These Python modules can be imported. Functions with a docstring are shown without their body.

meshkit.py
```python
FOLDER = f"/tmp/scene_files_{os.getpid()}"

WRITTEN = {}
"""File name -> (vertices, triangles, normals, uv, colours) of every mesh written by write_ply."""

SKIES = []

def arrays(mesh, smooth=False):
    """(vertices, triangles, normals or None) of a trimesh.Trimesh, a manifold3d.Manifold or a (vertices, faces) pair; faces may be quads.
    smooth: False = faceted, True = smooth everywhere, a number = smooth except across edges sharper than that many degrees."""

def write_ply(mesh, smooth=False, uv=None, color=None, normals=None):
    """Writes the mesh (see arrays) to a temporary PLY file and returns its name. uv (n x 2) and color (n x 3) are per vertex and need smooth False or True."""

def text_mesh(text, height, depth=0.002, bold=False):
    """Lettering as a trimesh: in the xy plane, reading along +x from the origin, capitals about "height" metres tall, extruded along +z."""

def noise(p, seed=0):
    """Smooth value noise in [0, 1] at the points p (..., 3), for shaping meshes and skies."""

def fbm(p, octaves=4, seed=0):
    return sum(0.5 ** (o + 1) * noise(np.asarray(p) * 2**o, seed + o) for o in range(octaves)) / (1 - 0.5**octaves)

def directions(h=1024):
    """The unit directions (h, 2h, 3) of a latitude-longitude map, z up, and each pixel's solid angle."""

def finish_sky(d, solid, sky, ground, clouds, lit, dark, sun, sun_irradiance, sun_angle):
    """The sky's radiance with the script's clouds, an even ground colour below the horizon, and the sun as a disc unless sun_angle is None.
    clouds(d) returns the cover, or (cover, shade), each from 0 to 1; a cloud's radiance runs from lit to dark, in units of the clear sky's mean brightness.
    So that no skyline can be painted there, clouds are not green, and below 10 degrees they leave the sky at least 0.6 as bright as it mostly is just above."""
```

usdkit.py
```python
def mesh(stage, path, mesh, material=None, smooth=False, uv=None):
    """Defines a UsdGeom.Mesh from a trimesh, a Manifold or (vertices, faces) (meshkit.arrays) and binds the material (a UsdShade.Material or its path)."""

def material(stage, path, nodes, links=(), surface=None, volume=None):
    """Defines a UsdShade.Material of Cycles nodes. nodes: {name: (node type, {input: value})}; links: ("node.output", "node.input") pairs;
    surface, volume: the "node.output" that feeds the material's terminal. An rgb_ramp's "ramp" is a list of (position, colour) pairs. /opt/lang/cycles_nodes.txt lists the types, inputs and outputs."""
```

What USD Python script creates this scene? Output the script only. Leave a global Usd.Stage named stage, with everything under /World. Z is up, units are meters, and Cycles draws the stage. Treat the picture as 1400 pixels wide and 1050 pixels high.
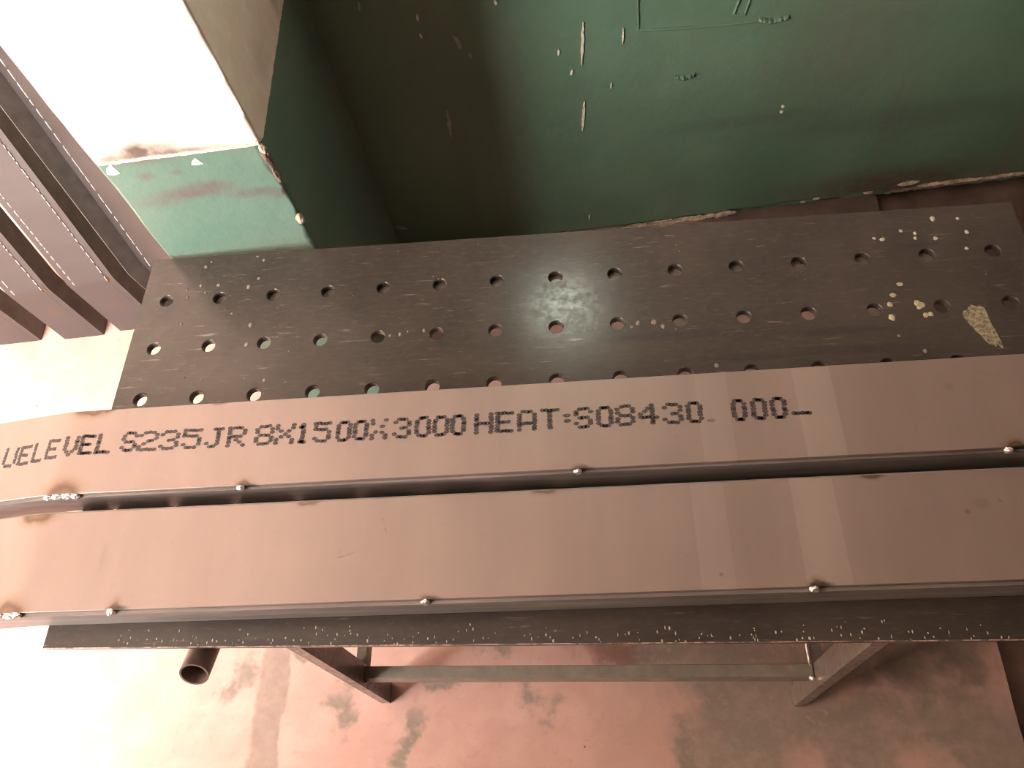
import math, random, re
import numpy as np
import trimesh, manifold3d as m3, usdkit, meshkit
from shapely.geometry import Polygon, Point
from shapely import affinity, union_all
from pxr import Usd, UsdGeom, UsdLux, UsdShade, Gf, Sdf, Vt

stage = Usd.Stage.CreateInMemory()
UsdGeom.SetStageUpAxis(stage, 'Z')
UsdGeom.SetStageMetersPerUnit(stage, 1.0)
world = UsdGeom.Xform.Define(stage, '/World')
stage.SetDefaultPrim(world.GetPrim())
UsdGeom.Scope.Define(stage, '/World/Looks')
random.seed(7)
rng = np.random.default_rng(7)
TH = 0.65                                  # height of the work table's top

# ------------------------------------------------------------------ camera
cam = UsdGeom.Camera.Define(stage, '/World/camera')
R = np.array([[0.9925151811635257, 0.014085934235164084, -0.12130623074127932],
              [-0.045866251140357396, -0.8776079751587863, -0.4771797658577163],
              [-0.11318083833522143, 0.47917202380190976, -0.8703931694581012]])
CP = np.array([0.7706018814836556, -0.8042655597881017, 1.0923593314063 + TH])
M = np.eye(4)
M[0, :3], M[1, :3], M[2, :3], M[3, :3] = R[0], -R[1], -R[2], CP
cam.AddTransformOp().Set(Gf.Matrix4d(*M.ravel().tolist()))
cam.CreateHorizontalApertureAttr(36.0)
cam.CreateVerticalApertureAttr(27.0)
cam.CreateFocalLengthAttr(1082.28791390878 / 1400 * 36)
cam.CreateClippingRangeAttr((0.02, 200.0))
EXPOSURE = 0.0
cam.CreateExposureAttr(EXPOSURE)

# ------------------------------------------------------------------ light
DOOR_Y, DOOR_X0, DOOR_X1, DOOR_Z0, DOOR_H = -2.25, -2.30, -0.80, 0.75, 3.1

dome = UsdLux.DomeLight.Define(stage, '/World/sky')
dome.CreateColorAttr((0.75, 0.85, 1.0))
dome.CreateIntensityAttr(0.25)


def rect(name, pos, xaxis, yaxis, w, h, inten, col):
    l = UsdLux.RectLight.Define(stage, '/World/' + name)
    x, y = np.array(xaxis, float), np.array(yaxis, float)
    z = np.cross(x, y)          # the light shines along -z
    m = np.eye(4)
    m[0, :3], m[1, :3], m[2, :3], m[3, :3] = x, y, z, pos
    l.AddTransformOp().Set(Gf.Matrix4d(*m.ravel().tolist()))
    l.CreateWidthAttr(w)
    l.CreateHeightAttr(h)
    l.CreateIntensityAttr(inten)
    l.CreateColorAttr(col)
    l.CreateNormalizeAttr(False)
    return l


# daylight entering through the big workshop window on the left, behind the viewer (the light shines towards +y)
rect('workshop_daylight', ((DOOR_X0 + DOOR_X1) / 2, DOOR_Y - 0.03, (DOOR_Z0 + DOOR_H) / 2), (1, 0, 0), (0, 0, 1), DOOR_X1 - DOOR_X0, DOOR_H - DOOR_Z0, 39.5, (1.0, 0.965, 0.95))
# daylight of a small window high in the back wall, above the picture
WIN = (0.66, 1.62)
rect('window_daylight', (WIN[0], 0.600, WIN[1]), (-1, -0.06, 0), (0, 0, 1), 0.15, 0.15, 68.0, (0.87, 1.0, 0.82))


# ------------------------------------------------------------------ material graph helper
class G:
    def __init__(self):
        self.n, self.l, self.k = {}, [], 0

    def node(self, kind, out, **kw):
        self.k += 1
        name = 'n%d' % self.k
        vals = {}
        for a, b in kw.items():
            if isinstance(b, str) and re.match(r'^n\d+\.\w+$', b):
                self.l.append((b, name + '.' + a))
            else:
                vals[a] = b
        self.n[name] = (kind, vals)
        return name + '.' + out

    def pos(self): return self.node('geometry', 'position')
    def obj(self): return self.node('texture_coordinate', 'object')
    def map(self, v, scale=(1, 1, 1), loc=(0, 0, 0), rot=(0, 0, 0)): return self.node('mapping', 'vector', vector=v, scale=scale, location=loc, rotation=rot)
    def noise(self, v, scale, detail=4, rough=0.55, out='fac', dist=0.0): return self.node('noise_texture', out, vector=v, scale=scale, detail=detail, roughness=rough, distortion=dist)
    def vor(self, v, scale, out='distance', rnd=1.0): return self.node('voronoi_texture', out, vector=v, scale=scale, randomness=rnd)
    def mr(self, v, a, b, c=0.0, d=1.0, smooth=True): return self.node('map_range', 'result', value=v, from_min=a, from_max=b, to_min=c, to_max=d, range_type='smoothstep' if smooth else 'linear', clamp=True)
    def math(self, op, a, b=0.0): return self.node('math', 'value', math_type=op, value1=a, value2=b)
    def mix(self, f, a, b, t='mix'): return self.node('mix', 'color', mix_type=t, fac=f, color1=a, color2=b)
    def ramp(self, f, stops): return self.node('rgb_ramp', 'color', fac=f, ramp=stops)
    def sep(self, v, c): return self.node('separate_xyz', c, vector=v)

    def blob(self, v, c, r, inner=0.0, rot=0.0):
        """1 at c, falling to 0 at the ellipsoid of radii r"""
        s = self.node('vector_math', 'vector', vector_math_type='subtract', vector1=v, vector2=c) if False else self.node('mapping', 'vector', vector=v, location=tuple(-x for x in c))
        s = self.node('mapping', 'vector', vector=s, scale=tuple(1.0 / x for x in r), rotation=(0, 0, rot))
        d = self.node('vector_math', 'value', math_type='length', vector1=s)
        return self.mr(d, 1.0, inner, 0.0, 1.0)

    def max(self, *a):
        o = a[0]
        for b in a[1:]:
            o = self.math('maximum', o, b)
        return o

    def done(self, name, color, rough=0.5, metal=0.0, bump=None, bump_s=0.3, bump_d=0.002, spec=0.5, **kw):
        n = {}
        if bump is not None:
            n['normal'] = self.node('bump', 'normal', height=bump, strength=bump_s, distance=bump_d)
        s = self.node('principled_bsdf', 'BSDF', base_color=color, roughness=rough, metallic=metal, specular_ior_level=spec, **n, **kw)
        return usdkit.material(stage, '/World/Looks/' + name, self.n, self.l, surface=s)


MAT = {}


def T(x, y, z):
    """table units (0.1 m, z from the table top) to the world"""
    return (x * 0.1, y * 0.1, z * 0.1 + TH)


# --- floor: worn pink paint, bare grey patches and a grey stripe
g = G(); p = g.pos()
big = g.noise(p, 3.2, 5, 0.6)
fine = g.noise(p, 38, 4, 0.65)
mid = g.noise(p, 11, 4, 0.6)
pink = g.mix(g.mr(mid, 0.35, 0.7), (0.56, 0.342, 0.292), (0.63, 0.40, 0.345))
pink = g.mix(g.mr(fine, 0.55, 0.72, 0, 0.5), pink, (0.47, 0.29, 0.235))
grey = g.mix(g.mr(fine, 0.3, 0.7), (0.225, 0.182, 0.148), (0.315, 0.255, 0.21))
jit = g.node('noise_texture', 'color', vector=p, scale=9.0, detail=4.0, roughness=0.65)
jv = g.node('vector_math', 'vector', math_type='multiply_add', vector1=jit, vector2=(0.22, 0.22, 0.0), vector3=p)
jv2 = g.node('vector_math', 'vector', math_type='multiply_add', vector1=jit, vector2=(0.05, 0.05, 0.0), vector3=p)
o = 0.11
bl = [((0.40 + o, -0.545 + o, 0), (0.05, 0.03, 1)), ((-0.055 + o, -0.57 + o, 0), (0.03, 0.05, 1)), ((0.10 + o, -0.50 + o, 0), (0.04, 0.02, 1)), ((0.86 + o, -0.47 + o, 0), (0.20, 0.085, 1)), ((0.60 + o, -0.59 + o, 0), (0.06, 0.05, 1)), ((1.02 + o, -0.51 + o, 0), (0.22, 0.12, 1)), ((1.20 + o, -0.62 + o, 0), (0.28, 0.07, 1)),
      ((0.90 + o, -0.72 + o, 0), (0.05, 0.14, 1)), ((1.42 + o, -0.66 + o, 0), (0.16, 0.06, 1)), ((0.20 + o, -0.60 + o, 0), (0.05, 0.06, 1)), ((-0.03 + o, -0.53 + o, 0), (0.05, 0.05, 1)),
      ((0.35 + o, -0.69 + o, 0), (0.035, 0.12, 1)), ((1.32 + o, -0.45 + o, 0), (0.2, 0.1, 1)), ((0.50 + o, -0.49 + o, 0), (0.07, 0.035, 1)), ((1.03 + o, -0.66 + o, 0), (0.17, 0.10, 1)), ((1.12 + o, -0.56 + o, 0), (0.16, 0.10, 1)), ((0.96 + o, -0.60 + o, 0), (0.10, 0.14, 1))]
mask = g.max(*[g.blob(jv, c, r, 0.15) for c, r in bl])
right = g.math('multiply', g.mr(g.sep(jv, 'x'), 0.80, 1.10, 0.0, 0.85), g.mr(g.noise(p, 5.5, 4, 0.6), 0.36, 0.55))
mask = g.max(right, g.math('multiply', mask, g.mr(fine, 0.28, 0.5, 0.35, 1.0)), g.math('multiply', g.mr(big, 0.56, 0.76), g.mr(g.sep(p, 'x'), 0.4, 1.0, 0.0, 0.75)))
sx = g.sep(jv2, 'x')
stripe = g.math('multiply', g.mr(sx, 0.020, 0.030), g.mr(sx, 0.092, 0.084))
mask = g.max(mask, g.math('multiply', stripe, 0.75))
col = g.mix(mask, pink, grey)
red = g.blob(jv, (0.765 + o, -0.49 + o, 0), (0.11, 0.06, 1), 0.2)
col = g.mix(g.math('multiply', red, 0.7), col, (0.20, 0.085, 0.06))
painted_shade = g.blob(jv, (1.34 + o, -0.52 + o, 0), (0.26, 0.095, 1), 0.4)  # shadow to the right of the table leg, painted into the floor colour
col = g.mix(g.math('multiply', g.math('multiply', painted_shade, g.mr(mid, 0.32, 0.6)), 0.6), col, (0.10, 0.066, 0.05))
painted_shade = g.math('multiply', g.mr(g.sep(jv2, 'y'), 0.50, 0.60), g.mr(g.sep(p, 'x'), 0.9, 1.15))  # shade along the wall foot, painted into the floor colour
col = g.mix(g.math('multiply', painted_shade, 0.75), col, (0.06, 0.042, 0.033))
brown = g.math('multiply', g.mr(g.sep(p, 'x'), 0.95, 1.35), g.mr(big, 0.3, 0.65, 0.3, 1.0))
col = g.mix(g.math('multiply', brown, 0.25), col, (0.20, 0.135, 0.105))
pit = g.mr(g.vor(g.map(p, (1, 1, 0)), 17), 0.055, 0.035)
pit = g.math('multiply', pit, g.mr(mid, 0.5, 0.62))
col = g.mix(g.math('multiply', pit, 0.8), col, (0.09, 0.07, 0.06))
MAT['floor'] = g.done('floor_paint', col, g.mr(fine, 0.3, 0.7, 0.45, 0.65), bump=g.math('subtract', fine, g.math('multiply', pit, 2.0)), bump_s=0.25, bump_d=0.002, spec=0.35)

g = G(); p = g.pos()
MAT['floor_low'] = g.done('floor_bare', g.ramp(g.noise(p, 14, 5), [(0.3, (0.10, 0.06, 0.045)), (0.7, (0.19, 0.12, 0.09))]), 0.8, bump=g.noise(p, 60), bump_s=0.4, bump_d=0.003)


# --- green and white wall paint
def paint(name, line, stains=(), white_only=False, streaks=False, dirt=0.0, grn0=(0.10, 0.178, 0.132), grn1=(0.158, 0.218, 0.172)):
    g = G(); p = g.pos()
    n1 = g.noise(p, 2.3, 4, 0.55)
    n2 = g.noise(p, 26, 4, 0.6)
    n3 = g.noise(p, 140, 3, 0.6)
    grn = g.mix(g.mr(n1, 0.3, 0.7), grn0, grn1)
    grn = g.mix(g.mr(n2, 0.5, 0.75, 0, 0.25), grn, (0.11, 0.22, 0.155))
    wht = g.mix(g.mr(n2, 0.35, 0.7), (0.80, 0.66, 0.55), (0.86, 0.74, 0.63))
    if white_only:
        col = wht
    else:
        z = g.math('add', g.sep(p, 'z'), g.math('multiply', g.noise(p, 60, 3), 0.008))
        col = g.mix(g.mr(z, line + 0.003, line + 0.0045), grn, wht)
    if streaks:
        st = g.noise(g.map(p, (9, 9, 0.55)), 1.0, 5, 0.6)
        col = g.mix(g.mr(st, 0.52, 0.72, 0, dirt), col, (0.115, 0.125, 0.095))
    for c, r, k, cc in stains:
        b = g.math('multiply', g.blob(p, c, r, 0.1), g.mr(g.noise(p, 34, 4, 0.65), 0.25, 0.65, 0.55, 1.0))
        col = g.mix(g.math('multiply', b, k), col, cc)
    sp = g.mr(n3, 0.66, 0.72)
    col = g.mix(g.math('multiply', sp, 0.25), col, (0.08, 0.10, 0.08))
    return g.done(name, col, 0.5, bump=g.math('add', n2, g.math('multiply', n1, 3.0)), bump_s=0.35, bump_d=0.004, spec=0.4)


SM = (0.125, 0.102, 0.093)
st = [(T(0.70, 1.08, 2.48), (0.095, 0.05, 0.036), 1.15, (0.12, 0.085, 0.072)), (T(1.4, 1.1, 2.40), (0.12, 0.05, 0.011), 0.9, (0.16, 0.115, 0.095)), (T(0.1, 1.05, 2.42), (0.06, 0.05, 0.014), 0.8, (0.2, 0.14, 0.11)),
      (T(0.42, 1.07, 1.98), (0.022, 0.05, 0.014), 0.9, SM), (T(0.97, 1.1, 1.98), (0.016, 0.05, 0.010), 0.9, SM),
      (T(1.0, 1.1, 1.50), (0.115, 0.05, 0.022), 1.0, SM), (T(1.3, 1.1, 1.62), (0.06, 0.05, 0.018), 0.9, SM), (T(2.0, 1.15, 1.34), (0.065, 0.05, 0.017), 0.9, SM), (T(2.4, 1.2, 1.25), (0.03, 0.05, 0.02), 0.8, (0.13, 0.11, 0.10)),
      (T(0.3, 1.07, 1.35), (0.06, 0.05, 0.02), 0.6, SM), (T(2.40, 2.6, 2.75), (0.02, 0.10, 0.06), 0.5, (0.40, 0.31, 0.24)), (T(2.36, 4.3, 2.7), (0.02, 0.03, 0.05), 0.5, (0.25, 0.2, 0.16))]
MAT['pillar'] = paint('pillar_paint', TH + 0.232, st)
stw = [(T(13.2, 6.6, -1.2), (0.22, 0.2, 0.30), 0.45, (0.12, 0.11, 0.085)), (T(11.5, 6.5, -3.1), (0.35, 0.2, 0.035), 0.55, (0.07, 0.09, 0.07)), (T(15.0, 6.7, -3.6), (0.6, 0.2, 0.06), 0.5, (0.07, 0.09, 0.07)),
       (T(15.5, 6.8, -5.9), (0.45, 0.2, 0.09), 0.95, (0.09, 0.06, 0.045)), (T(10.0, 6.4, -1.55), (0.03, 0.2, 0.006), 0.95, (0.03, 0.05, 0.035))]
MAT['wall'] = paint('wall_paint', TH + 0.232, stw, streaks=True, dirt=0.55, grn0=(0.088, 0.155, 0.098), grn1=(0.125, 0.195, 0.13))
MAT['white_wall'] = paint('white_wall_paint', 0, (), white_only=True)

g = G(); p = g.pos()
MAT['plaster'] = g.done('broken_plaster', g.ramp(g.noise(p, 55, 5, 0.7), [(0.3, (0.26, 0.17, 0.11)), (0.5, (0.50, 0.38, 0.27)), (0.72, (0.66, 0.56, 0.44))]), 0.9, bump=g.noise(p, 160, 4), bump_s=0.7, bump_d=0.004)
g = G(); p = g.pos()
MAT['plaster_dark'] = g.done('dirty_broken_plaster', g.ramp(g.noise(p, 45, 5, 0.7), [(0.3, (0.10, 0.062, 0.045)), (0.7, (0.24, 0.16, 0.12))]), 0.9, bump=g.noise(p, 160, 4), bump_s=0.6, bump_d=0.003)
g = G(); p = g.pos()
MAT['chip'] = g.done('bare_plaster_chip', g.ramp(g.noise(p, 90, 3), [(0.3, (0.52, 0.45, 0.33)), (0.7, (0.72, 0.66, 0.52))]), 0.9)
g = G(); p = g.pos()
MAT['scuff'] = g.done('pale_scuff', g.ramp(g.noise(p, 90, 3), [(0.3, (0.26, 0.28, 0.22)), (0.7, (0.36, 0.36, 0.29))]), 0.9)


# --- dark rolled steel of the table top
def dark_steel(name, base=0.085, marks=True):
    g = G(); p = g.pos()
    n1 = g.noise(p, 5.0, 4, 0.6)
    n2 = g.noise(p, 70, 4, 0.7)
    sc = g.noise(g.map(p, (14, 150, 14), rot=(0, 0, 0.03)), 1.0, 4, 0.7)
    c = g.mix(g.mr(n1, 0.3, 0.7), (base, base * 0.80, base * 0.67), (base * 1.45, base * 1.17, base * 0.97))
    c = g.mix(g.mr(n2, 0.4, 0.8, 0, 0.4), c, (base * 0.6, base * 0.5, base * 0.46))
    fz = g.noise(g.map(p, (1, 3.2, 1)), 46, 5, 0.75)
    c = g.mix(g.mr(fz, 0.48, 0.72, 0, 0.35), c, (base * 2.3, base * 1.85, base * 1.6))
    rough = g.mr(n2, 0.3, 0.75, 0.20, 0.31)
    if marks:
        m = g.math('multiply', g.mr(sc, 0.60, 0.70), g.mr(g.noise(p, 12, 2), 0.38, 0.6))
        c = g.mix(g.math('multiply', m, 0.6), c, (0.26, 0.205, 0.17))
        d = g.math('multiply', g.mr(g.vor(g.map(p, (1, 1, 0)), 75), 0.11, 0.07), g.mr(g.noise(p, 24, 2), 0.55, 0.66))
        c = g.mix(g.math('multiply', d, 0.6), c, (0.30, 0.24, 0.20))
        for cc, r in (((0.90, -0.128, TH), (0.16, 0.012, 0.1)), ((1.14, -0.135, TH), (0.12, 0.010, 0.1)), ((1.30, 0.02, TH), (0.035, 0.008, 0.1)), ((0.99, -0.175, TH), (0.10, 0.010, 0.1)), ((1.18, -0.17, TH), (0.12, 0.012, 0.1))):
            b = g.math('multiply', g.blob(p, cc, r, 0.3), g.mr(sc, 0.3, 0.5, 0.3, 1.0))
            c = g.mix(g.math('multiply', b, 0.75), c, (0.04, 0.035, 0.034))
    return g.done(name, c, rough, metal=0.04, bump=g.math('add', n2, sc), bump_s=0.10, bump_d=0.0004, spec=0.26)


MAT['top'] = dark_steel('table_top_steel', 0.046)
MAT['frame'] = dark_steel('frame_steel', 0.13, marks=False)
g = G(); p = g.pos()
MAT['grey_frame'] = g.done('grey_frame_paint', g.ramp(g.noise(p, 40, 4), [(0.3, (0.20, 0.175, 0.145)), (0.7, (0.29, 0.25, 0.21))]), 0.5, spec=0.4)


# --- bright mill steel of the beams; heat marks and paler cross bands are given in the beam's own frame (metres)
def beam_steel(name, heat=(), bands=(), base=(0.255, 0.19, 0.163), obj=True, spots=()):
    g = G(); p = g.obj() if obj else g.pos()
    n1 = g.noise(g.map(p, (5.5, 1.2, 1.2)), 1.0, 4, 0.6)
    n2 = g.noise(p, 120, 4, 0.65)
    n3 = g.noise(g.map(p, (30, 4, 4)), 1.0, 3, 0.55)
    b = np.array(base)
    c = g.mix(g.mr(n1, 0.28, 0.72), tuple(b * 0.88), tuple(b * 1.08))
    c = g.mix(g.mr(n3, 0.4, 0.75, 0, 0.25), c, tuple(b * (0.86, 0.88, 0.92)))
    c = g.mix(g.mr(n2, 0.55, 0.8, 0, 0.22), c, tuple(b * 0.6))
    x = g.sep(p, 'x')
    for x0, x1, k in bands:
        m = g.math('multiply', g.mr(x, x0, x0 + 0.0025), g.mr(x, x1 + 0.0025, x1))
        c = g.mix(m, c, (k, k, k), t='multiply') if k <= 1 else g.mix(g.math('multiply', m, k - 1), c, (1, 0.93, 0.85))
    nj = g.noise(p, 60, 3, 0.6)
    for (hx, hy, hz), rx, ry, k in heat:
        v = g.node('vector_math', 'vector', math_type='multiply_add', vector1=g.node('noise_texture', 'color', vector=p, scale=55.0, detail=3.0), vector2=(0.012, 0.012, 0.0), vector3=p)
        ctr = (hx + 0.006, hy + 0.006, hz)
        o1 = g.blob(v, ctr, (rx * 1.5, ry * 1.5, 0.05), 0.2)
        c = g.mix(g.math('multiply', o1, 0.75 * k), c, (0.155, 0.078, 0.027))
        o2 = g.blob(v, ctr, (rx * 1.0, ry * 0.9, 0.05), 0.55)
        o3 = g.blob(v, ctr, (rx * 0.62, ry * 0.55, 0.05), 0.4)
        ring = g.math('multiply', o2, g.math('subtract', 1.0, g.math('multiply', o3, 0.55)))
        c = g.mix(g.math('multiply', ring, 0.8 * k), c, (0.07, 0.042, 0.03))
        if rx < 0.018:          # soot along the seam beside a tack
            o4 = g.blob(p, (hx + 0.004, hy, hz), (0.022, 0.006, 0.05), 0.3)
            c = g.mix(g.math('multiply', o4, 0.9 * k), c, (0.03, 0.022, 0.018))
    for (hx, hy, hz), rx, ry, k in spots:
        c = g.mix(g.math('multiply', g.blob(p, (hx, hy, hz), (rx, ry, 0.05), 0.3), k), c, (0.12, 0.085, 0.06))
    return g.done(name, c, g.mr(n1, 0.3, 0.7, 0.40, 0.5), metal=0.35, bump=n2, bump_s=0.06, bump_d=0.0004, spec=0.5)


g = G(); p = g.obj()
MAT['side_steel'] = g.done('beam_side_steel', g.ramp(g.noise(g.map(p, (4, 60, 60)), 1.0, 4), [(0.3, (0.14, 0.118, 0.107)), (0.55, (0.22, 0.186, 0.17)), (0.75, (0.31, 0.26, 0.24))]), 0.5, metal=0.1)
g = G()
MAT['weld'] = g.done('weld_metal', (0.80, 0.77, 0.74), 0.28, metal=0.85)
g = G(); p = g.pos()
MAT['ink'] = g.done('marking_ink', g.mix(g.mr(g.noise(p, 300, 3), 0.35, 0.7), (0.03, 0.021, 0.02), (0.075, 0.052, 0.047)), 0.7)
g = G(); p = g.pos()
MAT['ink_faded'] = g.done('faded_marking_ink', g.mix(g.mr(g.noise(p, 300, 3), 0.35, 0.7), (0.12, 0.085, 0.08), (0.20, 0.14, 0.125)), 0.7)
g = G(); p = g.pos()
MAT['spot'] = g.done('pale_paint_spot', g.ramp(g.noise(p, 200, 2), [(0.3, (0.15, 0.118, 0.095)), (0.7, (0.25, 0.20, 0.165))]), 0.7)
g = G(); p = g.pos()
MAT['spot_white'] = g.done('white_paint_spot', g.ramp(g.noise(p, 200, 2), [(0.3, (0.36, 0.33, 0.26)), (0.7, (0.50, 0.46, 0.36))]), 0.7)
g = G(); p = g.pos()
MAT['smear'] = g.done('yellow_paint_smear', g.ramp(g.noise(p, 160, 5, 0.75), [(0.36, (0.075, 0.06, 0.046)), (0.46, (0.20, 0.165, 0.10)), (0.62, (0.40, 0.35, 0.21))]), 0.7)
g = G(); p = g.pos()
MAT['spot_yellow'] = g.done('yellow_paint_spot', g.ramp(g.noise(p, 200, 2), [(0.3, (0.32, 0.27, 0.16)), (0.7, (0.50, 0.44, 0.28))]), 0.7)
g = G(); p = g.pos()
MAT['worn'] = g.done('lit_edge_steel', g.mix(g.mr(g.noise(g.map(p, (60, 1, 1)), 1.0, 4, 0.7), 0.4, 0.62), (0.10, 0.08, 0.07), (0.52, 0.37, 0.30)), 0.4, metal=0.2)  # paler than the plate: lit front edge, brightness put into the colour
g = G(); p = g.pos()
MAT['pipe'] = g.done('pipe_steel', g.ramp(g.noise(p, 40, 4), [(0.3, (0.15, 0.105, 0.085)), (0.7, (0.27, 0.195, 0.16))]), 0.45, metal=0.4)
MAT['ceiling'] = usdkit.material(stage, '/World/Looks/ceiling_paint', {'p': ('principled_bsdf', {'base_color': (0.60, 0.56, 0.52), 'roughness': 0.8})}, surface='p.BSDF')


# ------------------------------------------------------------------ prim helpers
USED = {}


def path_for(parent, name):
    base = (parent.GetPath().pathString if parent else '/World') + '/' + name
    k = USED.get(base, 0)
    USED[base] = k + 1
    return base if k == 0 else '%s_%03d' % (base, k)


def xf(prim, m):
    if m is not None:
        UsdGeom.Xformable(prim).AddTransformOp().Set(Gf.Matrix4d(*np.asarray(m, float).T.ravel().tolist()))


def keys(prim, label=None, cat=None, group=None, kind=None):
    for k, v in (('label', label), ('category', cat), ('group', group), ('kind', kind)):
        if v:
            prim.SetCustomDataByKey(k, v)
    return prim


def mesh(name, m, mat, parent=None, smooth=False, matrix=None, **kw):
    mats = MAT[mat] if isinstance(mat, str) else mat
    pr = usdkit.mesh(stage, path_for(parent, name), m, mats, smooth=smooth).GetPrim()
    xf(pr, matrix)
    return keys(pr, **kw)


def thing(name, label, cat, matrix=None, group=None):
    pr = UsdGeom.Xform.Define(stage, path_for(None, name)).GetPrim()
    xf(pr, matrix)
    return keys(pr, label, cat, group, 'thing')


def mat4(origin, x, y, z):
    m = np.eye(4)
    m[:3, 0], m[:3, 1], m[:3, 2], m[:3, 3] = x, y, z, origin
    return m


def at(x, y, z=0.0):
    m = np.eye(4)
    m[:3, 3] = (x, y, z)
    return m


def box(lo, hi):
    lo, hi = np.array(lo, float), np.array(hi, float)
    b = trimesh.creation.box(hi - lo)
    b.apply_translation((lo + hi) / 2)
    return b


def bev(lo, hi, r=0.001):
    """box with chamfered edges"""
    lo, hi = np.array(lo, float), np.array(hi, float)
    pts = []
    for sx in (0, 1):
        for sy in (0, 1):
            for sz in (0, 1):
                c = np.where([sx, sy, sz], hi, lo)
                s = np.where([sx, sy, sz], -1, 1) * r
                for k in range(3):
                    q = c + s
                    q[k] = c[k]
                    pts.append(q)
    return trimesh.PointCloud(pts).convex_hull


def cat(*ms): return trimesh.util.concatenate(ms)


def tube(a, b, r0, r1, n=32):
    """hollow pipe from a to b"""
    L = float(np.linalg.norm(np.subtract(b, a)))
    m = trimesh.creation.annulus(r1, r0, L, sections=n)
    z = np.subtract(b, a) / L
    m.apply_transform(trimesh.geometry.align_vectors([0, 0, 1], z))
    m.apply_translation((np.array(a) + b) / 2)
    return m


# ------------------------------------------------------------------ the room
WA = math.atan(0.06)
EX, EY = np.array([math.cos(WA), math.sin(WA), 0]), np.array([-math.sin(WA), math.cos(WA), 0])
W0 = np.array([1.0, 0.642, 0.0])


def wall_at(u, d, z):
    """a point u metres along the back wall from W0, d metres out of it towards the room"""
    return W0 + EX * u - EY * d + np.array([0, 0, z])


STEP = 1.529
xs = [-1.7, STEP]
# floor slab with a slightly ragged edge at the step
yy = np.linspace(-6.5, 0.95, 240)
edge = STEP + 0.0012 * np.sin(yy * 9) + 0.0022 * (meshkit.fbm(np.c_[yy * 28, yy * 0, yy * 0], 3, 5) - 0.5)
poly = Polygon([(-2.45, -6.5)] + list(zip(edge, yy)) + [(-2.45, 0.95)])
fl = trimesh.creation.extrude_polygon(poly, 0.12, engine='earcut')
fl.apply_translation((0, 0, -0.12))
mesh('floor', fl, 'floor', kind='structure', label='worn pink painted concrete floor with grey bare patches')
mesh('floor_lower', box((STEP - 0.02, -6.5, -0.15), (6.0, 1.0, -0.028)), 'floor_low', kind='structure', label='bare brown concrete floor one step lower, at the right edge')

# back wall: a finely divided face with a broken lower edge on the right
HW = 3.2
PX1 = 0.2540
u0 = (PX1 - W0[0]) / EX[0] - 0.25
nu, nz = 300, 60
us = np.r_[np.linspace(u0, 1.35, nu - 20), np.linspace(1.38, 5.1, 20)]
zs = np.r_[np.linspace(0, 0.12, 22), np.linspace(0.14, HW, nz - 22)]
U, Z = np.meshgrid(us, zs, indexing='ij')
D = 0.004 * (meshkit.fbm(np.stack([U * 2.2, Z * 2.2, 0 * U], -1), 4, 3) - 0.5)
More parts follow.
